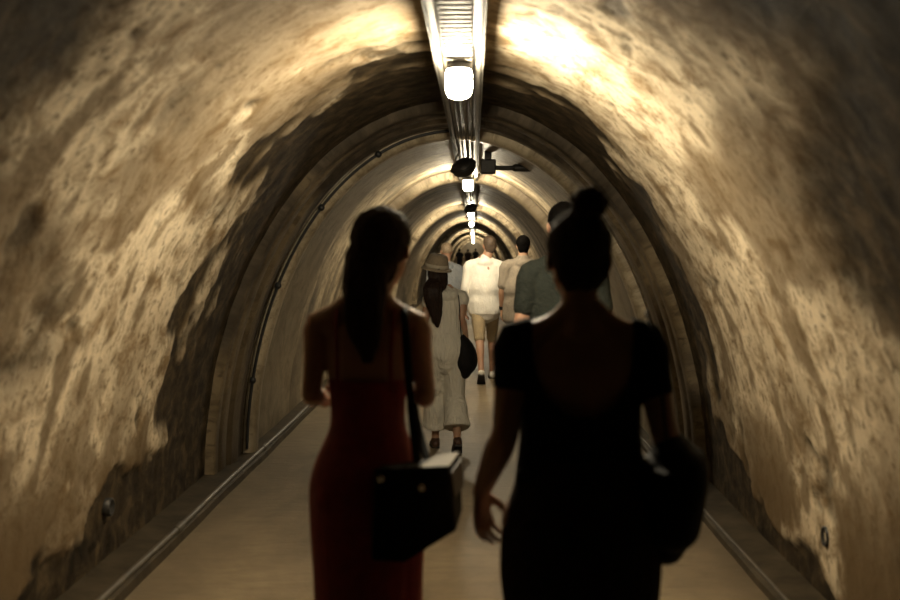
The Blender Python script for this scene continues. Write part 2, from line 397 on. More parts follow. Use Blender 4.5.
# low curbs along both feet of the vault
for nm, sx, xi, xo, h in (('baseboard_left', -1, 1.47, 1.72, 0.05), ('baseboard_right', 1, 1.49, 1.72, 0.04)):
    rings = []
    for y in np.concatenate([np.arange(-10, 12, 0.25), np.arange(12, 107, 4)]):
        j = 0.02 * (fbm(y * 1.3, 3 * sx, 0, 3, 2) - 0.5); jz = 0.015 * (fbm(y * 2.1, 7 * sx, 0, 3, 9) - 0.5)
        x1 = X0 + sx * (xi + j); x2 = X0 + sx * xo
        rings.append([(x1, y, -0.02), (x1 + sx * 0.008, y, h * 0.75 + jz), (x1 + sx * 0.03, y, h + jz), (x2, y, h + 0.02 + jz), (x2, y, -0.02)])
    c = Solid(); c.grid(rings); tag(c.build(nm, CURB), kind='structure')

# ------------------------------------------------------------------ cable tray with lamps
TX = -0.066; TZ = 2.415
tray = empty('cable_tray', (TX, 0, TZ))
tag(tray, 'long galvanised cable tray running along the crown of the vault', 'cable tray')
for sx in (-1, 1):
    r = Solid(); r.box((sx * 0.1 - 0.006, 1.2, 0), (sx * 0.1 + 0.006, 105.8, 0.045)); r.box((sx * 0.088 - 0.013, 1.2, 0), (sx * 0.088 + 0.013, 105.8, 0.004)); r.build('side_rail', GALV, tray)
Solid().box((-0.095, 1.2, 0.036), (0.095, 105.8, 0.043)).build('pan', DARKMETAL, tray)
for dx, rr in ((-0.062, 0.012), (-0.03, 0.008), (0.012, 0.013), (0.05, 0.010)):
    c = Solid(); c.tube([(dx, 1.25, 0.036 - rr), (dx, 60, 0.036 - rr), (dx, 105.6, 0.036 - rr)], [rr] * 3, (1, 0, 0), 10, 1); c.build('conduit', GREYPIPE if rr > 0.009 else BLACKPLASTIC, tray, True)
rung = Solid().box((-0.062, -0.012, -0.006), (0.062, 0.012, 0.006), 0.004).mesh('rung')
rung.materials.append(GALV)
for k in range(46):
    o = bpy.data.objects.new('rung', rung); C.objects.link(o); o.parent = tray; o.location = (0, 1.3 + 0.076 * k, 0.004)
for k in range(9):
    y = 1.9 + 2.2 * k
    top = (B_NEAR if y < 7.6 else B_MID) - TZ + 0.01
    for sx in (-1, 1):
        h = Solid(); h.tube([(sx * 0.108, y, 0.01), (sx * 0.108, y, top * 0.5), (sx * 0.108, y, top)], [0.004] * 3, (1, 0, 0), 8, 1); h.build('hanger_rod', GALV, tray)

LAMPS = [4.75, 12.2, 21.35, 30.5, 48.8, 67.1, 85.4, 103.7]
lamp0 = empty('jar_lamp', (0, 0, 0))
mt = Solid().box((-0.055, -0.055, -0.012), (0.055, 0.055, 0.004), 0.004).build('mounting_plate', GALV, lamp0)
Solid().lathe([(0.045, -0.012), (0.052, -0.016), (0.052, -0.032), (0.056, -0.035), (0.056, -0.044), (0.048, -0.046), (0.02, -0.046)]).build('collar', DARKMETAL, lamp0, True)
Solid().lathe([(0.03, -0.0465), (0.050, -0.047), (0.055, -0.06), (0.056, -0.115), (0.053, -0.14), (0.043, -0.157), (0.025, -0.165), (0.004, -0.167)], n=20).build('glass_jar', LAMPGLASS, lamp0, True)
ords = ['closest', 'second', 'third', 'fourth', 'fifth', 'sixth', 'seventh', 'eighth', 'ninth', 'tenth', 'eleventh', 'twelfth']
for k, y in enumerate(LAMPS):
    o = lamp0 if k == 0 else copy_tree(lamp0)
    o.location = (TX, y, TZ)
    lab = 'large glowing glass jar lamp hanging from the tray, closest to the camera' if k == 0 else 'glowing glass jar lamp under the cable tray, %s along the tunnel' % ords[k]
    tag(o, lab, 'lamp', 'jar lamps along the cable tray')

# dark round fittings hung under the tray
def dome(y, dx, label):
    t = empty('dome_fixture', (TX + dx, y, TZ - 0.004)); tag(t, label, 'light fixture', 'dark round fittings under the tray')
    for sx in (-1, 1):
        b = Solid(); b.tube([(sx * 0.045, 0, -0.008), (sx * 0.06, 0, -0.05), (sx * 0.07, 0, -0.09)], [0.007] * 3, (0, 1, 0), 8, 2); b.build('bracket', GALV, t)
    R = Euler((math.radians(25), math.radians(-22), 0)).to_matrix()
    s = Solid().lathe([(0.03, 0.035), (0.075, 0.03), (0.10, 0.01), (0.108, -0.02), (0.102, -0.05), (0.08, -0.08), (0.045, -0.098), (0.01, -0.102)], (0, 0, -0.09), 24, R)
    h = s.build('housing', DARKMETAL, t, True)
    Solid().lathe([(0.104, 0.0), (0.114, -0.004), (0.114, -0.018), (0.104, -0.022)], (0, 0, -0.095), 24, R).build('rim', DARKMETAL, h, True)
dome(9.35, -0.03, 'black round fitting hung under the tray just past the first ring')
dome(18.6, 0.0, 'small dark round fitting under the tray between second and third lamps')
# junction box and the pipe that leaves it along the ceiling
jb = empty('junction_box', (0.125, 9.9, 2.345)); tag(jb, 'dark square junction box on the crown beside the black round fitting', 'junction box')
Solid().box((-0.07, -0.04, -0.065), (0.07, 0.04, 0.065), 0.008).build('box_body', DARKMETAL, jb)
Solid().box((-0.064, -0.052, -0.058), (0.064, -0.0405, 0.058), 0.006).build('lid', DARKMETAL, jb)
Solid().box((-0.03, -0.03, 0.064), (0.03, 0.03, 0.15)).build('bracket', DARKMETAL, jb)
cp = empty('ceiling_pipe', (0.2, 9.9, 2.33)); tag(cp, 'dark conduit pipe leaving the junction box along the vault', 'pipe')
def on_arch(dxc, inset, a=A_MID, b=B_MID):
    return b * math.sqrt(max(0, 1 - (dxc / a) ** 2)) - inset
pts = [(0.192, 9.9, 2.335), (0.28, 9.9, 2.333), (0.37, 9.9, 2.334), (0.44, 9.9, 2.335), (0.50, 9.9, 2.335)]
s = Solid(); s.tube([(p[0] - 0.2, 0, p[2] - 2.33) for p in pts], [0.022] * 5, (0, 1, 0), 10, 3); s.build('pipe', DARKMETAL, cp, True)
s = Solid(); s.tube([(0.17, 0, pts[2][2] - 2.33), (0.30, 0, pts[3][2] - 2.33)], [0.035] * 2, (0, 1, 0), 12, 2); s.build('coupling', DARKMETAL, cp, True)

# black cable clipped to the left half of the first ring
cab = empty('wall_cable', (X0, 8.26, 0)); tag(cab, 'black cable clipped along the left inner edge of the first ring', 'cable')
pts = []
for k in range(30):
    t = PI - 0.04 - k * (PI * 0.485) / 29
    pts.append(((A_MID - 0.022) * math.cos(t), 0, (B_MID - 0.022) * math.sin(t)))
s = Solid(); s.tube(pts, [0.011] * 30, (0, 1, 0), 8, 2); s.build('cable', BLACKPLASTIC, cab, True)
for k in (4, 10, 16, 22):
    p = pts[k]; q = Solid(); q.ell((p[0], -0.005, p[2]), (0.026, 0.022, 0.026)); q.build('clip', BLACKPLASTIC, cab, True)
# pipe lying on the left curb, thin cable on the right
pp = empty('floor_pipe', (X0 - 1.50, 0, 0.035)); tag(pp, 'grey pipe lying along the foot of the left wall', 'pipe')
for k in range(9):
    y0 = 1.0 + 2.5 * k; s = Solid(); s.tube([(0.004 * math.sin(k), y0, 0.03), (0.008 * math.cos(k * 2), y0 + 1.25, 0.03), (0.004 * math.sin(k + 1), y0 + 2.5, 0.03)], [0.017] * 3, (1, 0, 0), 12, 3); s.build('pipe_length', GREYPIPE, pp, True)
    if k: s = Solid(); s.tube([(0.004 * math.sin(k), y0 - 0.06, 0.03), (0.004 * math.sin(k), y0 + 0.06, 0.03)], [0.023] * 2, (1, 0, 0), 12, 2); s.build('coupling', GREYPIPE, pp, True)
s = Solid(); s.tube([(X0 + 1.52 + 0.006 * math.sin(y * 1.7), y, 0.046) for y in np.arange(1, 24, 0.5)], [0.008] * len(np.arange(1, 24, 0.5)), (1, 0, 0), 8, 2)
tag(s.build('floor_cable', GREYPIPE, None, True), 'thin grey cable lying along the foot of the right wall', 'cable')
# drain holes low in the walls
for sx, y, z, lab in ((-1, 5.35, 0.33, 'small round drain pipe stub low in the left wall'), (1, 4.75, 0.36, 'small round drain pipe stub low in the right wall')):
    xr = A_NEAR * math.sqrt(1 - (z / B_NEAR) ** 2)
    o = empty('drain_stub', (X0 + sx * xr, y, z)); tag(o, lab, 'drain')
    R = Euler((0, -sx * PI / 2, 0)).to_matrix()
    Solid().lathe([(0.045, -0.08), (0.045, 0.012), (0.036, 0.014), (0.034, -0.06), (0.004, -0.06)], (0, 0, 0), 18, R).build('pipe_end', DARKMETAL, o, True)

# ------------------------------------------------------------------ people
def ik(a, b, l1, l2, pole):
    a, b, pole = V(a), V(b), V(pole); d = b - a; L = min(d.length, (l1 + l2) * 0.999); dn = d.normalized()
    x = (l1 * l1 - l2 * l2 + L * L) / (2 * L); h = math.sqrt(max(0, l1 * l1 - x * x))
    p = pole - dn * pole.dot(dn); p.normalize()
    return a + dn * x + p * h
def sub_path(pts, rad, f):
    """first part of a limb, f = 1 is the whole of it"""
    pts = [V(p) for p in pts]; L = [0]
    for i in range(1, len(pts)): L.append(L[-1] + (pts[i] - pts[i - 1]).length)
    T = L[-1] * f; op, orr = [pts[0]], [rad[0]]
    for i in range(1, len(pts)):
        if L[i] < T: op.append(pts[i]); orr.append(rad[i])
        else:
            t = (T - L[i - 1]) / max(1e-6, L[i] - L[i - 1]); op.append(pts[i - 1].lerp(pts[i], t))
            a, b = rad[i - 1], rad[i]; a = a if isinstance(a, tuple) else (a, a); b = b if isinstance(b, tuple) else (b, b)
            orr.append((a[0] + (b[0] - a[0]) * t, a[1] + (b[1] - a[1]) * t)); break
    return op, orr
def grow(rad, g, m=1.0): return [((r[0] if isinstance(r, tuple) else r) * m + g, (r[1] if isinstance(r, tuple) else r) * m + g) for r in rad]

def hand(S, wrist, d, t, n, k, curl=0.6, sc=1.0):
    """d towards the fingertips, t towards the thumb, n out of the palm"""
    k = k * sc
    d = V(d).normalized(); t = V(t); t = (t - d * t.dot(d)).normalized(); n = V(n); n = (n - d * n.dot(d) - t * n.dot(t)).normalized()
    w0 = V(wrist)
    S.tube([w0 - d * 0.02 * k, w0 + d * 0.02 * k, w0 + d * 0.055 * k, w0 + d * 0.083 * k], [(0.024 * k, 0.017 * k), (0.031 * k, 0.016 * k), (0.040 * k, 0.015 * k), (0.040 * k, 0.012 * k)], t, 14, 3)
    for off, ln, r, sp in ((0.034, 0.074, 0.0085, 0.10), (0.0115, 0.083, 0.0090, 0.03), (-0.0115, 0.076, 0.0085, -0.04), (-0.034, 0.060, 0.0075, -0.13)):
        p = w0 + d * (0.080 - abs(off) * 0.2) * k + t * off * k; dd = (d + t * sp).normalized(); P = [p]; a = 0
        for fr, cv in ((0.45, 0.45), (0.31, 0.9), (0.24, 0.6)):
            a += curl * cv; q = dd * math.cos(a) + n * math.sin(a); p = p + q * (ln * fr * k); P.append(p)
        S.tube(P, [r * 1.08 * k, r * k, r * 0.93 * k, r * 0.78 * k], t, 10, 3)
    b = w0 + d * 0.022 * k + t * 0.026 * k + n * 0.004 * k
    q1 = (d * 0.62 + t * 0.62 + n * 0.45).normalized(); q2 = (d * 0.85 + t * 0.25 + n * 0.45 * (1 + curl)).normalized()
    S.tube([b, b + q1 * 0.042 * k, b + q1 * 0.042 * k + q2 * 0.034 * k, b + q1 * 0.042 * k + q2 * 0.058 * k], [0.015 * k, 0.0115 * k, 0.0100 * k, 0.008 * k], n, 10, 3)

def person(label, X, Y, H=1.70, sex='f', wide=1.0, shoulder=1.0, rz=0.0, head_off=(0, 0), head_yaw=0.0, head_pitch=0.0, skin=SKIN, voxel=0.008,
           arms=None, legs=None, group=None, detail=True, hip=1.0, arm=1.0, headk=1.0):
    """faces +Y (away from the camera). arms: side -> (elbow, wrist, finger dir, thumb dir, palm normal, curl) in metres, relative to the feet"""
    k = H / 1.70
    root = empty('person', (X, Y, 0), rz); tag(root, label, 'person', group)
    S = Solid(); P = {'k': k, 'root': root, 'H': H}
    if sex == 'f':
        T = [(.79, 0, .10, .085), (.865, -.010, .165 * hip, .112), (.93, -.010, .166 * hip, .112), (1.0, 0, .142, .098), (1.07, .005, .120, .086), (1.14, .008, .122, .088), (1.22, .012, .136, .098), (1.30, .008, .148, .100), (1.355, 0, .142, .080), (1.395, -.006, .105, .058), (1.425, -.012, .056, .048)]
        shx = .158 * shoulder
    else:
        T = [(.79, 0, .10, .09), (.865, -.005, .160 * hip, .112), (.93, -.005, .158 * hip, .110), (1.0, 0, .148, .105), (1.07, .003, .142, .102), (1.14, .006, .148, .105), (1.22, .008, .162, .112), (1.30, .004, .175, .112), (1.355, -.002, .165, .092), (1.40, -.008, .125, .066), (1.43, -.014, .066, .056)]
        shx = .180 * shoulder
    tz = lambda z: z * k
    tp = [V((0, y * k, z * k)) for z, y, a, b in T]; tr = [(a * k * wide, b * k * (0.5 + 0.5 * wide)) for z, y, a, b in T]
    P['torso'] = (tp, tr); S.tube(tp, tr, (1, 0, 0), 24, 3)
    if sex == 'f':
        for sx in (-1, 1):
            S.ell((sx * .068 * k * wide, .075 * k, 1.245 * k), (.058 * k, .055 * k, .058 * k)); S.ell((sx * .075 * k * wide, -.055 * k, .875 * k), (.082 * k * wide, .075 * k, .088 * k))
    else:
        for sx in (-1, 1): S.ell((sx * .075 * k * wide, -.045 * k, .88 * k), (.08 * k * wide, .07 * k, .085 * k))
    # head and neck
    hk = k * headk
    hc = V((head_off[0], 0.015 * k + head_off[1], 1.592 * k)); HR = Euler((head_pitch, 0, head_yaw)).to_matrix()
    P['hc'] = hc; P['HR'] = HR; P['hk'] = hk
    hp = lambda x, y, z: hc + HR @ (V((x, y, z)) * hk)
    P['hp'] = hp
    nr = .050 if sex == 'f' else .060
    S.tube([V((0, -.018 * k, 1.395 * k)), V((head_off[0] * .4, -.008 * k, 1.455 * k)), hp(0, -.018, -.045), hp(0, -.012, 0)], [nr * 1.25 * k, nr * k, nr * .98 * k, nr * k], (1, 0, 0), 16, 4)
    for sx in (-1, 1):
        S.tube([V((sx * .028 * k, -.022 * k, 1.465 * k)), V((sx * .07 * k, -.018 * k, 1.418 * k)), V((sx * shx * .82 * k, -.012 * k, 1.388 * k))], [.026 * k, .030 * k, .032 * k], (0, 1, 0), 12, 3)
    S.ell(hp(0, -.012, .020), (.073 * hk, .093 * hk, .086 * hk), HR)
    S.ell(hp(0, .028, -.035), (.059 * hk, .062 * hk, .078 * hk), HR)
    S.ell(hp(0, .062, -.092), (.027 * hk, .026 * hk, .022 * hk), HR)
    if detail:
        S.tube([hp(0, .090, .008), hp(0, .104, -.022), hp(0, .106, -.036)], [.010 * hk, .012 * hk, .014 * hk], HR @ V((1, 0, 0)), 10, 3)
        for sx in (-1, 1):
            S.ell(hp(sx * .011, .096, -.037), (.009 * hk, .011 * hk, .008 * hk), HR)
            S.tube([hp(sx * .012, .083, .022), hp(sx * .034, .078, .026), hp(sx * .052, .062, .018)], [.009 * hk, .010 * hk, .008 * hk], HR @ V((0, 1, 0)), 8, 3)
            S.ell(hp(sx * .040, .066, -.024), (.020 * hk, .016 * hk, .016 * hk), HR)
        S.ell(hp(0, .089, -.062), (.024 * hk, .010 * hk, .005 * hk), HR); S.ell(hp(0, .087, -.073), (.021 * hk, .010 * hk, .006 * hk), HR)
    for sx in (-1, 1):
        S.ell(hp(sx * .074, -.012, -.010), (.009 * hk, .019 * hk, .031 * hk), HR @ Euler((0.1, 0, sx * 0.35)).to_matrix())
    # arms
    for sx in (-1, 1):
        key = 'L' if sx < 0 else 'R'
        sh = V((sx * shx * k, -.006 * k, (1.372 if sex == 'f' else 1.348) * k))
        if arms and key in arms: el, wr, fd, td, pn, cu = arms[key]
        else: el, wr, fd, td, pn, cu = ((sx * (shx + .055) * k, -.03 * k, 1.10 * k), (sx * (shx + .06) * k, .05 * k, .865 * k), (0, .15, -1), (-sx * .2, 1, 0), (-sx, 0, 0), .55)
        el, wr = V(el), V(wr)
        rr = (0.88 if sex == 'f' else 1.06) * arm
        pts = [V((sx * .085 * k, -.004 * k, 1.372 * k)), sh, sh.lerp(el, .35), sh.lerp(el, .75), el, el.lerp(wr, .28), el.lerp(wr, .7), wr]
        rad = [.050 * k, .052 * k * rr, .047 * k * rr, .040 * k * rr, .037 * k * rr, .040 * k * rr, .031 * k * rr, .024 * k * rr]
        P['arm' + key] = (pts, rad); S.tube(pts, rad, (0, 1, 0), 14, 3)
        hand(S, wr, fd, td, pn, k, cu, 0.96 if sex == 'f' else 1.06)
        P['wr' + key] = wr
    # legs
    for sx in (-1, 1):
        key = 'L' if sx < 0 else 'R'
        hipj = V((sx * .086 * k * (0.4 + 0.6 * wide), -.005 * k, .855 * k))
        fy, pitch, fx = (legs or {}).get(key, (0.0, 0.0, 0.085))
        lift = (legs or {}).get('lift' + key, 0.0)
        az = (.12 * math.sin(pitch) + .082 * math.cos(pitch)) * k + lift
        ank = V((sx * fx * k, fy * k, az))
        kn = ik(hipj, ank, .405 * k, .395 * k, (0, 1, 0))
        wr_ = (1.0 if sex == 'f' else .98) * (0.5 + 0.5 * wide)
        pts = [hipj, hipj.lerp(kn, .4), hipj.lerp(kn, .8), kn, kn.lerp(ank, .28) + V((0, -.018 * k, 0)), kn.lerp(ank, .65), ank]
        rad = [(.084 * k * wr_, .092 * k * wr_), (.076 * k * wr_, .080 * k * wr_), (.056 * k * wr_, .060 * k * wr_), .054 * k * wr_, (.051 * k * wr_, .056 * k * wr_), .040 * k * wr_, .034 * k]
        P['leg' + key] = (pts, rad); S.tube(pts, rad, (1, 0, 0), 16, 3)
        f = V((0, math.cos(pitch), -math.sin(pitch))); u = V((0, math.sin(pitch), math.cos(pitch)))
        fp = [ank - f * .035 * k - u * .048 * k, ank + f * .04 * k - u * .042 * k, ank + f * .115 * k - u * .060 * k, ank + f * .165 * k - u * .066 * k]
        fr = [(.031 * k, .032 * k), (.035 * k, .036 * k), (.043 * k, .021 * k), (.034 * k, .014 * k)]
        P['foot' + key] = (fp, fr, f, u, ank); S.tube(fp, fr, (1, 0, 0), 14, 3)
    S.fused('body', skin, root, voxel, 3)
    if detail:
        for sx in (-1, 1):
            e = Solid().ell(hp(sx * .031, .079, .002), (.0115 * hk, .0115 * hk, .0115 * hk), None, 12, 8); e.build('eye', EYEW, root, True)
    return P
def strands(amp, fx, fz):
    def d(co, nr):
        a = fbm(co[:, 0] * fx, co[:, 1] * fx, co[:, 2] * fz, 3, 5) - 0.5
        return nr * (a * amp * 2)[:, None]
    return d
def folds(amp, fx=9, fz=5, s=3):
    def d(co, nr):
        a = fbm(co[:, 0] * fx, co[:, 1] * fx, co[:, 2] * fz, 3, s) - 0.5
        return nr * (a * amp * 2)[:, None]
    return d
def short_hair(P, mat, vol=1.0, voxel=0.007, nape=True):
    S = Solid(); hp, hk, HR = P['hp'], P['hk'], P['HR']
    S.ell(hp(0, -.022, .032), (.080 * hk * vol, .094 * hk * vol, .086 * hk * vol), HR)
    S.ell(hp(0, .030, .072), (.062 * hk * vol, .058 * hk, .042 * hk * vol), HR)
    if nape: S.tube([hp(0, -.06, .0), hp(0, -.062, -.05), hp(0, -.052, -.08)], [(.07 * hk, .05 * hk), (.060 * hk, .035 * hk), (.045 * hk, .022 * hk)], HR @ V((1, 0, 0)), 14, 3)
    return S.fused('hair', mat, P['root'], voxel, 2, None, strands(.004, 60, 40))
def shirt(P, name, mat, sleeve, g=.014, hem=.86, loose=.02, voxel=.008, fold=.010, collar=True, cut=None, extra=None):
    S = Solid(); k = P['k']; tp, tr = P['torso']
    if extra: S.tube([V((0, y * k, z * k)) for z, y, a, b in extra], [(a, b) for z, y, a, b in extra], (1, 0, 0), 26, 3)
    pts = [V((0, tp[1].y, hem * k))]; rad = [(max(tr[1][0], tr[2][0]) + g + loose, max(tr[1][1], tr[2][1]) + g + loose)] if hem < .97 else [(tr[3][0] + g, tr[3][1] + g)]
    for p, r in zip(tp, tr):
        z = p.z / k
        if z < hem + .03: continue
        l = loose * (1 - sstep(1.05, 1.32, z)) + .6 * loose * sstep(.98, 1.07, z) * (1 - sstep(1.12, 1.3, z))
        pts.append(p); rad.append((r[0] + g + float(l), r[1] + g + float(l)))
    S.tube(pts, rad, (1, 0, 0), 26, 3)
    for key in 'LR':
        ap, ar = sub_path(*P['arm' + key], sleeve); S.tube(ap, grow(ar, g * .75 + .2 * loose), (0, 1, 0), 16, 3)
    sx_ = 1
    for s_ in (-1, 1):
        a = P['armR' if s_ > 0 else 'armL'][0]
        S.tube([V((s_ * .04 * k, -.018 * k, 1.43 * k)), V((s_ * .09 * k, -.014 * k, 1.405 * k)), a[1] + V((-s_ * .02 * k, 0, .004 * k))], [.03 * k + g * .6, .034 * k + g * .6, .034 * k + g], (0, 1, 0), 12, 3)
    S.ell((0, -.020 * k, 1.385 * k), (.11 * k + g, .082 * k + g, .058 * k + g))
    if collar:
        hc = P['hc']
        S.tube([V((0, -.016 * k, 1.415 * k)), V((hc.x * .3, -.012 * k, 1.462 * k))], [(.078 * k, .07 * k), (.066 * k, .064 * k)], (1, 0, 0), 18, 2, cap=False)
    return S.fused(name, mat, P['root'], voxel, 3, cut, folds(fold))
def trousers(P, name, mat, length, g=.012, flare=0.0, top=1.02, voxel=.009, fold=.008, seat=.012):
    S = Solid(); k = P['k']; tp, tr = P['torso']
    pts, rad = [], []
    for p, r in zip(tp, tr):
        if p.z / k <= top: pts.append(p); rad.append((r[0] + g, r[1] + g + seat))
    S.tube(pts, rad, (1, 0, 0), 24, 3)
    for key in 'LR':
        lp, lr = sub_path(*P['leg' + key], length); n = len(lp); lr = grow(lr, g)
        lr = [(max(r[0], lr[0][0] * .8 * min(1, flare * 3)) + flare * i / n * .12, max(r[1], lr[0][1] * .8 * min(1, flare * 3)) + flare * i / n * .12) for i, r in enumerate(lr)]
        S.tube(lp, lr, (1, 0, 0), 18, 3)
    for sx in (-1, 1): S.ell((sx * .072 * k, -.04 * k, .87 * k), (.080 * k + g, .070 * k + g, .085 * k + g))
    return S.fused(name, mat, P['root'], voxel, 3, None, folds(fold, 10, 5, 9))
def shoe(P, key, mat, sole, g=.008, heel=0.0, voxel=.006):
    fp, fr, f, u, ank = P['foot' + key]; S = Solid(); k = P['k']
    S.tube(fp, grow(fr, g), (1, 0, 0), 16, 3); S.tube([ank - u * .045 * k, ank - u * .015 * k], [.042 * k, .040 * k], (1, 0, 0), 14, 2)
    o = S.fused('shoe', mat, P['root'], voxel, 2)
    q = Solid(); base = [p - u * (r[1] + g * .4) for p, r in zip(fp, fr)]
    base = [base[0] - f * .02 * k] + base + [base[-1] + f * .018 * k]
    wd = [.026 * k] + [r[0] + g * .8 for r in fr] + [.022 * k]
    rings = []
    for p, w_ in zip(base, wd):
        rings.append([p + V((-w_, 0, 0)) - u * .009, p + V((w_, 0, 0)) - u * .009, p + V((w_, 0, 0)) + u * .009, p + V((-w_, 0, 0)) + u * .009])
    q.grid(rings); q.build('sole', sole, o)
    return o
def px(x, y, Yd):
    """pixel of the photograph and a known distance down the tunnel -> point in the scene"""
    return V(((x - 474) * Yd / F_PX, Yd, CAM_H - (y - 250) * Yd / F_PX))

# --- woman in the red dress (left foreground)
YL = 3.19; XL = (367 - 474) * YL / F_PX
def loc(x, y, dy=0.0, Yd=YL, Xo=XL):
    p = px(x, y, Yd + dy); return V((p.x - Xo, dy, p.z))
A = {'L': (loc(310, 396, -.02), loc(325, 400, .18), (.15, 1, .15), (0, -.1, 1), (1, 0, 0), .7),
     'R': (loc(426, 398, -.03), loc(411, 388, .16), (-.55, .8, .1), (0, .2, 1), (-1, -.3, 0), .7)}
Pl = person('woman in a long red dress with dark hair, carrying a black handbag at her side', XL, YL, 1.715, 'f', 0.86, 0.90, 0, (.048, 0), -.25, 0, SKIN, .0045, A,
            {'L': (-.10, .30, .07), 'R': (.10, 0, .07)}, arm=.86, hip=1.08, headk=.98)
k = Pl['k']; R = Pl['root']
S = Solid(); hp, hk, HR = Pl['hp'], Pl['hk'], Pl['HR']
S.ell(hp(-.004, -.020, .030), (.091 * hk, .102 * hk, .092 * hk), HR); S.ell(hp(0, .035, .070), (.066 * hk, .06 * hk, .045 * hk), HR)
S.ell(hp(-.022, -.045, -.04), (.080 * hk, .075 * hk, .085 * hk), HR)
S.tube([hp(-.018, -.045, .02), loc(365, 280, -.075), loc(364, 302, -.110), loc(364, 324, -.118), loc(366, 344, -.115), loc(368, 360, -.11)],
       [(.060, .055), (.066, .048), (.060, .038), (.054, .030), (.040, .022), (.016, .012)], (1, 0, 0), 18, 4)
S.fused('hair', HAIRB, R, .005, 2, None, strands(.007, 70, 8))
# the dress: fitted to the hips, long skirt; low back and thin straps
D = Solid()
tp, tr = Pl['torso']
dz = [(1.205, 0.012, .113, .098), (1.14, .008, .105, .094), (1.07, .004, .108, .092), (1.0, -.002, .138, .106), (.93, -.012, .161, .128), (.865, -.012, .166, .134), (.76, -.006, .163, .13), (.62, 0, .155, .125), (.45, 0, .150, .125), (.28, 0, .155, .135), (.10, 0, .175, .15)]
D.tube([V((0, y * k, z * k)) for z, y, a, b in dz], [(a * k + .004, b * k + .004) for z, y, a, b in dz], (1, 0, 0), 30, 3)
for sx in (-1, 1):
    D.ell((sx * .066 * k * .92, .078 * k, 1.24 * k), (.062 * k, .058 * k, .062 * k)); D.ell((sx * .075 * k * .92, -.058 * k, .875 * k), (.084 * k, .078 * k, .09 * k))
D.fused('dress', REDDRESS, R, .006, 4, lambda c: c.z > (1.215 + .10 * (c.y > .02)) * k or c.z < .09 * k, lambda co, nr: nr * ((fbm(np.arctan2(co[:, 1], co[:, 0]) * 3.2, co[:, 2] * .8, 0, 2, 4) - .5) * .05 * sstep(.85, .2, co[:, 2]))[:, None])
for sx in (-1, 1):
    q = Solid(); q.tube([V((sx * .075 * k, -.092 * k, 1.19 * k)), V((sx * .075 * k, -.108 * k, 1.30 * k)), V((sx * .082 * k, -.06 * k, 1.405 * k)), V((sx * .085 * k, .01 * k, 1.425 * k)), V((sx * .082 * k, .075 * k, 1.37 * k)), V((sx * .07 * k, .125 * k, 1.28 * k))], [(.006, .003)] * 6, (1, 0, 0), 8, 4)
    q.build('dress_strap', REDDRESS, R, True)
for key in 'LR': shoe(Pl, key, BLACKLEATHER, DARKRUBBER)
# her handbag: a trapezoid of black leather with flap, buckles and a long strap over the shoulder
bag = empty('handbag', tuple(px(413, 566, YL - .02)), 0.0); bag.location.y = YL - .03
tag(bag, 'black leather handbag with silver buckles hanging beside the red dress', 'handbag')
bo = V(bag.location)
def bl(x, y, dy=0.0):
    p = px(x, y, YL + dy); return V((p.x - bo.x, dy + (YL - bo.y), p.z - bo.z))
fr = [bl(373, 472, -.215), bl(447, 470, -.17), bl(457, 534, -.17), bl(404, 568, -.22), bl(369, 566, -.23)]
bk = [bl(380, 466, -.15), bl(460, 455, .0), bl(463, 514, .0), bl(412, 545, -.10), bl(375, 545, -.15)]
S = Solid(); S.grid([fr, bk]); o = S.build('bag_body', BLACKLEATHER, bag)
bv = o.modifiers.new('b', 'BEVEL'); bv.width = .012; bv.segments = 3
fl = [bl(374, 471, -.219), bl(448, 468, -.174), bl(450, 492, -.180), bl(420, 498, -.207), bl(374, 493, -.226)]
S = Solid(); S.grid([fl, [p + V((0, .006, 0)) for p in fl]]); S.build('front_flap', BLACKLEATHER, bag)
S = Solid(); tf = [bl(418, 470.5, -.185), bl(449, 468.5, -.165), bl(459, 454.5, -.005), bl(437, 457, -.055)]
S.grid([tf, [p + V((0, 0, .004)) for p in tf]]); tag(S.build('top_panel', GREYLINING, bag), 'pale grey panel closing the top of the bag')
S = Solid(); tf = [bl(450.5, 474, -.160), bl(461, 459, -.008), bl(462.5, 488, -.008), bl(453.5, 500, -.160)]
S.grid([tf, [p + V((.004, 0, 0)) for p in tf]]); tag(S.build('side_panel', DARKLINING, bag), 'grey gusset of the bag')
for bx, by, dy in ((380, 481, -.232), (421, 490, -.213)):
    c = bl(bx, by, dy); S = Solid(); S.lathe([(.008, -.003), (.010, 0), (.009, .004), (.003, .005)], c, 14, Euler((PI / 2, 0, 0)).to_matrix()); S.build('buckle', CHROME, bag, True)
S = Solid(); S.tube([bl(418, 470, -.10), bl(413, 430, -.10), bl(408, 370, -.115), bl(405, 325, -.085), bl(404, 309, -.03), bl(403, 307, .02), bl(404, 320, .09), bl(407, 360, .125), bl(416, 420, .10), bl(428, 466, -.03)],
                    [(.012, .004)] * 10, (1, 0, 0), 8, 4); S.build('shoulder_strap', BLACKLEATHER, bag, True)

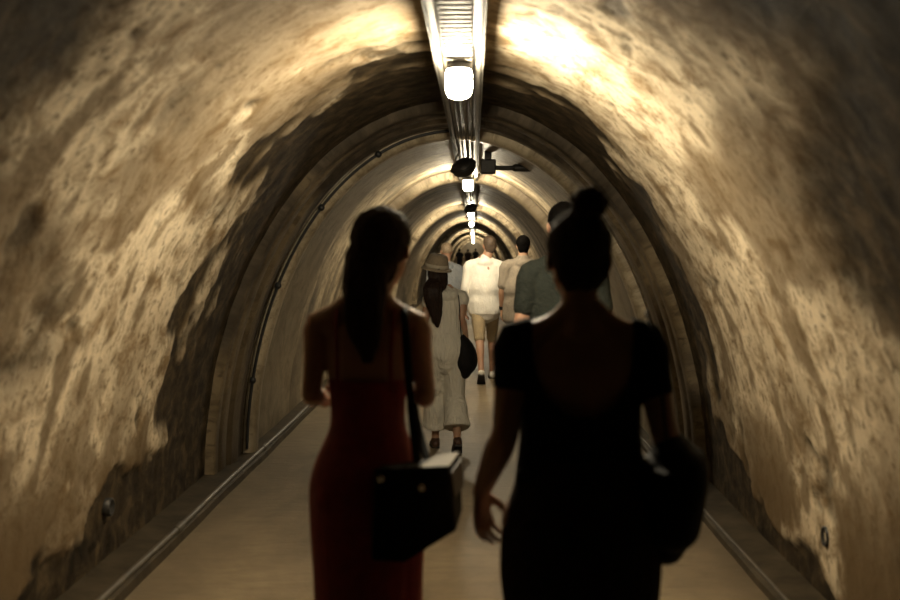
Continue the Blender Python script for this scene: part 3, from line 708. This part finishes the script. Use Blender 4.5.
# --- woman in black with a bun (right foreground)
YR = 2.86; XR = (581 - 474) * YR / F_PX
lr = lambda x, y, dy=0.0: loc(x, y, dy, YR, XR)
A = {'L': (lr(505, 436, -.045), lr(481, 494, .045), (.06, .14, -1), (.55, .8, 0), (.8, -.5, 0), .55),
     'R': (lr(664, 430, -.03), lr(684, 488, .14), (-.1, .7, -.5), (-.3, .6, .6), (-1, 0, 0), .8)}
Pr = person('woman in a black scoop-back top with her hair in a bun, tote on her arm', XR, YR, 1.69, 'f', 1.14, 1.06, 0, (-.008, 0), .12, 0, SKIN, .0045, A,
            {'L': (.10, 0, .08), 'R': (-.10, .30, .08)}, arm=1.10, hip=1.06, headk=1.05)
k = Pr['k']; R = Pr['root']
S = Solid(); hp, hk, HR = Pr['hp'], Pr['hk'], Pr['HR']
S.ell(hp(0, -.020, .030), (.082 * hk, .098 * hk, .090 * hk), HR); S.ell(hp(0, .035, .070), (.064 * hk, .058 * hk, .040 * hk), HR)
S.tube([hp(0, -.05, .01), hp(0, -.058, -.045), hp(0, -.045, -.075)], [(.074 * hk, .05 * hk), (.066 * hk, .036 * hk), (.045 * hk, .018 * hk)], HR @ V((1, 0, 0)), 14, 3)
bunc = lr(588, 203, -.07)
S.tube([hp(0, -.05, .09), bunc], [.040, .036], (1, 0, 0), 12, 3)
S.ell(bunc, (.046, .044, .040))
for j in range(9):
    a = j * 2 * PI / 9; S.ell(bunc + V((.034 * math.cos(a), .012 * math.sin(3 * a), .026 * math.sin(a))), (.017, .02, .015))
S.fused('hair', HAIRB, R, .005, 2, None, strands(.005, 80, 18))
S = Solid()
for j in range(70):
    a = random.uniform(0, 2 * PI); b = random.uniform(-.4, 1.3)
    p = bunc + V((math.cos(a) * .038, math.sin(a) * .034, .030 * b)); d = (p - bunc).normalized(); tw = V((random.uniform(-1, 1), random.uniform(-1, 1), random.uniform(-.4, 1)))
    S.tube([p, p + d * .014 + tw * .004, p + d * .022 + tw * .014, p + d * .02 + tw * .026], [.0007, .0006, .0005, .0003], (0.3, 1, 0.2), 4, 2, cap=False)
for j in range(60):
    a = random.uniform(-.2, PI + .2); c = hp(math.cos(a) * .080, random.uniform(-.07, .02), .03 + math.sin(a) * .088); d = (c - hp(0, -.02, .02)).normalized(); tw = V((random.uniform(-1, 1), random.uniform(-1, 1), random.uniform(-.6, .6)))
    S.tube([c, c + d * .008 + tw * .006, c + d * .010 + tw * .018], [.0007, .0006, .0003], (0.3, 1, 0.2), 4, 2, cap=False)
tag(S.build('flyaway_hair', HAIRB, R), kind='stuff')
def scoop(c):
    z = c.z / k
    if c.y < .02:
        wv = .128 if z > 1.34 else .128 * math.sqrt(max(0, 1 - ((1.34 - z) / .155) ** 2))
        return z > 1.185 and abs(c.x) < wv
    return z > 1.33 and abs(c.x) < .115
shirt(Pr, 'black_top', BLACKTOP, .36, .008, 1.02, .000, .0055, .006, False, cut=scoop, extra=[(1.02, .002, .166, .125), (1.10, .005, .160, .118), (1.17, .008, .160, .118), (1.25, .01, .160, .12)])
D = Solid()
dz = [(1.04, .002, .166, .124), (.98, -.004, .184, .132), (.93, -.012, .200, .142), (.865, -.012, .211, .150), (.76, -.008, .213, .148), (.62, 0, .195, .145), (.48, 0, .165, .145), (.36, 0, .158, .15)]
D.tube([V((0, y * k, z * k)) for z, y, a, b in dz], [(a * k, b * k) for z, y, a, b in dz], (1, 0, 0), 30, 3)
for sx in (-1, 1): D.ell((sx * .088 * k, -.06 * k, .875 * k), (.10 * k, .085 * k, .095 * k))
D.fused('skirt', DARKSKIRT, R, .007, 4, lambda c: c.z < .345 * k, folds(.008, 7, 3))
for key in 'LR': shoe(Pr, key, BLACKLEATHER, DARKRUBBER)
# tote bag on her right side
tb = empty('tote_bag', (XR + .235, YR + .02, .78)); tag(tb, 'slouchy black tote bag hanging at the hip of the woman with the bun', 'bag')
to = V(tb.location)
def tl(x, y, dy=0.0):
    p = px(x, y, YR + dy); return V((p.x - to.x, YR + dy - to.y, p.z - to.z))
S = Solid()
S.tube([tl(667, 546), tl(668, 535), tl(670, 508), tl(673, 482), tl(676, 464), tl(672, 450)], [(.050, .07), (.080, .12), (.092, .145), (.090, .150), (.082, .14), (.056, .11)], (1, 0, 0), 26, 4)
S.ell(tl(652, 474, 0), (.05, .08, .05)); S.ell(tl(699, 460, -.02), (.022, .06, .03))
S.fused('bag_body', BLACKLEATHER, tb, .007, 3, None, folds(.014, 8, 6, 13))
for dy in (-.085, .07):
    S = Solid(); S.tube([tl(668, 452, dy * 1.3), tl(663, 400, dy * 1.1), tl(655, 345, dy * .9), tl(648, 318, dy * .25), tl(647, 315, dy * .05)], [(.012, .004)] * 5, (0, 1, 0), 8, 4); S.build('strap', BLACKLEATHER, tb, True)

# --- woman with the straw hat
YH = 8.75; XH = (446 - 474) * YH / F_PX
lh = lambda x, y, dy=0.0: loc(x, y, dy, YH, XH)
A = {'R': (lh(461, 318, -.05), lh(467, 341, .0), (.05, .1, -1), (-.2, 1, 0), (-1, 0, 0), .9)}
Ph = person('woman in a straw hat and pale wide-leg jumpsuit with long dark hair', XH, YH, 1.52, 'f', .98, .95, .1, (-.075, 0), .1, .05, SKIN2, .007, A, {'L': (.16, 0, .085), 'R': (-.20, .55, .085)})
k = Ph['k']; R = Ph['root']; hp, hk, HR = Ph['hp'], Ph['hk'], Ph['HR']
S = Solid(); S.ell(hp(0, -.020, .022), (.080 * hk, .095 * hk, .085 * hk), HR)
S.tube([hp(0, -.045, .0), hp(0, -.075, -.08), lh(431, 290, -.115), lh(433, 305, -.12), lh(435, 318, -.11), lh(436, 326, -.10)], [(.078, .055), (.080, .045), (.078, .036), (.066, .030), (.042, .022), (.016, .012)], (1, 0, 0), 18, 4)
S.fused('hair', HAIRD, R, .006, 2, None, strands(.010, 55, 7))
HT = HR @ Euler((.10, .12, 0)).to_matrix()
ho = empty('straw_hat', tuple(V(R.location) + hp(-.0, -.012, .038)), 0); tag(ho, 'grey-brown straw hat with a pale band on the long-haired woman', 'hat')
Solid().lathe([(.122, -.014), (.124, -.008), (.108, .001), (.096, .006), (.093, .012), (.089, .05), (.080, .088), (.064, .108), (.042, .110), (.02, .102), (.004, .100), (.004, .092), (.05, .092), (.074, .07), (.085, .01), (.09, .001), (.106, -.006)], (0, 0, 0), 28, HT).build('crown_and_brim', STRAW, ho, True)
Solid().lathe([(.093, .006), (.0965, .007), (.0955, .034), (.092, .034)], (0, 0, 0), 28, HT).build('band', HATBAND, ho, True)
shirt(Ph, 'blouse', PALEGREY, .22, .012, .90, .014, .007, .008, False)
trousers(Ph, 'wide_trousers', PALEGREY, .84, .016, .36, 1.06, .008, .014)
for key in 'LR':
    fp, frr, f, u, ank = Ph['foot' + key]
    o = shoe(Ph, key, BROWNLEATHER, DARKRUBBER, .006)
hb = empty('shoulder_bag', (XH + .145, YH, .72)); tag(hb, 'dark rounded shoulder bag hanging beside the pale jumpsuit', 'bag')
to2 = V(hb.location)
def hl(x, y, dy=0.0):
    p = px(x, y, YH + dy); return V((p.x - to2.x, YH + dy - to2.y, p.z - to2.z))
S = Solid(); S.tube([hl(464, 373), hl(465, 366), hl(465, 356), hl(464, 346), hl(462, 338)], [(.055, .08), (.088, .12), (.092, .13), (.070, .115), (.035, .08)], (1, 0, 0), 22, 4)
S.fused('bag_body', BLACKLEATHER, hb, .007, 3, None, folds(.010, 9, 6, 17))
for dy in (-.06, .05):
    S = Solid(); S.tube([hl(462, 345, dy), hl(460, 320, dy), hl(459, 300, dy), hl(457, 291, dy * .3)], [(.010, .004)] * 4, (0, 1, 0), 8, 4); S.build('strap', BLACKLEATHER, hb, True)

# --- man in the white shirt
YW = 13.45; XW = (485 - 474) * YW / F_PX
Pw = person('man in a white shirt and khaki shorts walking away', XW, YW, 1.77, 'm', .93, .97, 0, (.055, 0), .1, 0, SKIN, .008, None, {'L': (-.36, .75, .045), 'R': (.26, 0, .09)})
short_hair(Pw, HAIRM, 1.0, .007)
shirt(Pw, 'white_shirt', WHITESHIRT, .80, .014, .83, .037, .008, .016)
trousers(Pw, 'shorts', KHAKI, .47, .010, .05, .94, .009, .004, .002)
for key in 'LR': shoe(Pw, key, WHITESHOE, DARKRUBBER)
# --- man in the beige shirt
YB = 13.0; XB = (523 - 474) * YB / F_PX
Pb = person('man in a loose beige shirt with short black hair', XB, YB, 1.765, 'm', 1.0, 1.0, 0, (0, 0), 0, 0, SKIN2, .008, None, {'L': (.18, 0, .09), 'R': (-.24, .6, .09)})
short_hair(Pb, HAIRK, 1.03, .007)
shirt(Pb, 'beige_shirt', BEIGESHIRT, .52, .020, .78, .05, .008, .014)
trousers(Pb, 'trousers', DARKCLOTH, .93, .014, 0, 1.0, .009, .006, .004)
for key in 'LR': shoe(Pb, key, BLACKLEATHER, DARKRUBBER)
wz = Pb['wrL']; S = Solid(); dirv = (Pb['armL'][0][7] - Pb['armL'][0][4]).normalized()
S.tube([wz - dirv * .03, wz - dirv * .008], [.033, .031], (0, 1, 0), 16, 2); S.build('wristwatch', BLACKPLASTIC, Pb['root'], True)
# --- tall man in the dark teal tee, mostly behind the woman with the bun
YT = 5.95; XT = (563 - 474) * YT / F_PX
Pt = person('tall man in a dark teal tee, mostly hidden behind the woman with the bun', XT, YT, 1.85, 'm', .90, .86, 0, (0, 0), 0, 0, SKIN, .007, None, {'L': (-.22, .6, .09), 'R': (.2, 0, .09)})
short_hair(Pt, HAIRK, 1.0, .007)
shirt(Pt, 'tee', TEALTEE, .42, .012, .83, .026, .008, .010, False)
trousers(Pt, 'trousers', DARKCLOTH, .95, .010, 0, .95, .009, .005, .002)
for key in 'LR': shoe(Pt, key, BLACKLEATHER, DARKRUBBER)
# --- man in the grey tee beyond the hat
YG = 14.3; XG = (446 - 474) * YG / F_PX
Pg = person('man in a grey tee with cropped light hair beyond the straw hat', XG, YG, 1.69, 'm', .98, .98, 0, (0, 0), .3, 0, SKIN, .008, None, {'L': (-.2, .6, .09), 'R': (.2, 0, .09)})
short_hair(Pg, HAIRL, .98, .007, False)
shirt(Pg, 'tee', GREYTEE, .42, .014, .82, .036, .008, .012, False)
trousers(Pg, 'trousers', DARKCLOTH, .95, .010, 0, .95, .009, .005, .002)
for key in 'LR': shoe(Pg, key, WHITESHOE, DARKRUBBER)
# --- tiny walkers at the far end
for xx, Yd, H, lab, cl in ((459.5, 75, 1.68, 'tiny dark-clothed walker far down the tunnel, left of the crown lamps', DARKCLOTH), (468, 82, 1.66, 'tiny walker in brown far down the tunnel, right beneath the lamps', BROWNLEATHER), (475.5, 92, 1.70, 'tiny walker in a dark top far away beside the white shirt', DARKCLOTH)):
    q = person(lab, (xx - 474) * Yd / F_PX, Yd, H, 'm', 1.0, 1.0, 0, (0, 0), 0, 0, SKIN2, .016, None, {'L': (.15, 0, .09), 'R': (-.2, .5, .09)}, 'walkers at the far end', False)
    short_hair(q, HAIRK, 1.0, .014)
    shirt(q, 'shirt', cl, .5, .02, .84, .02, .014, 0.0, False)
    trousers(q, 'trousers', DARKCLOTH, .95, .02, 0, 1.0, .014, 0.0)
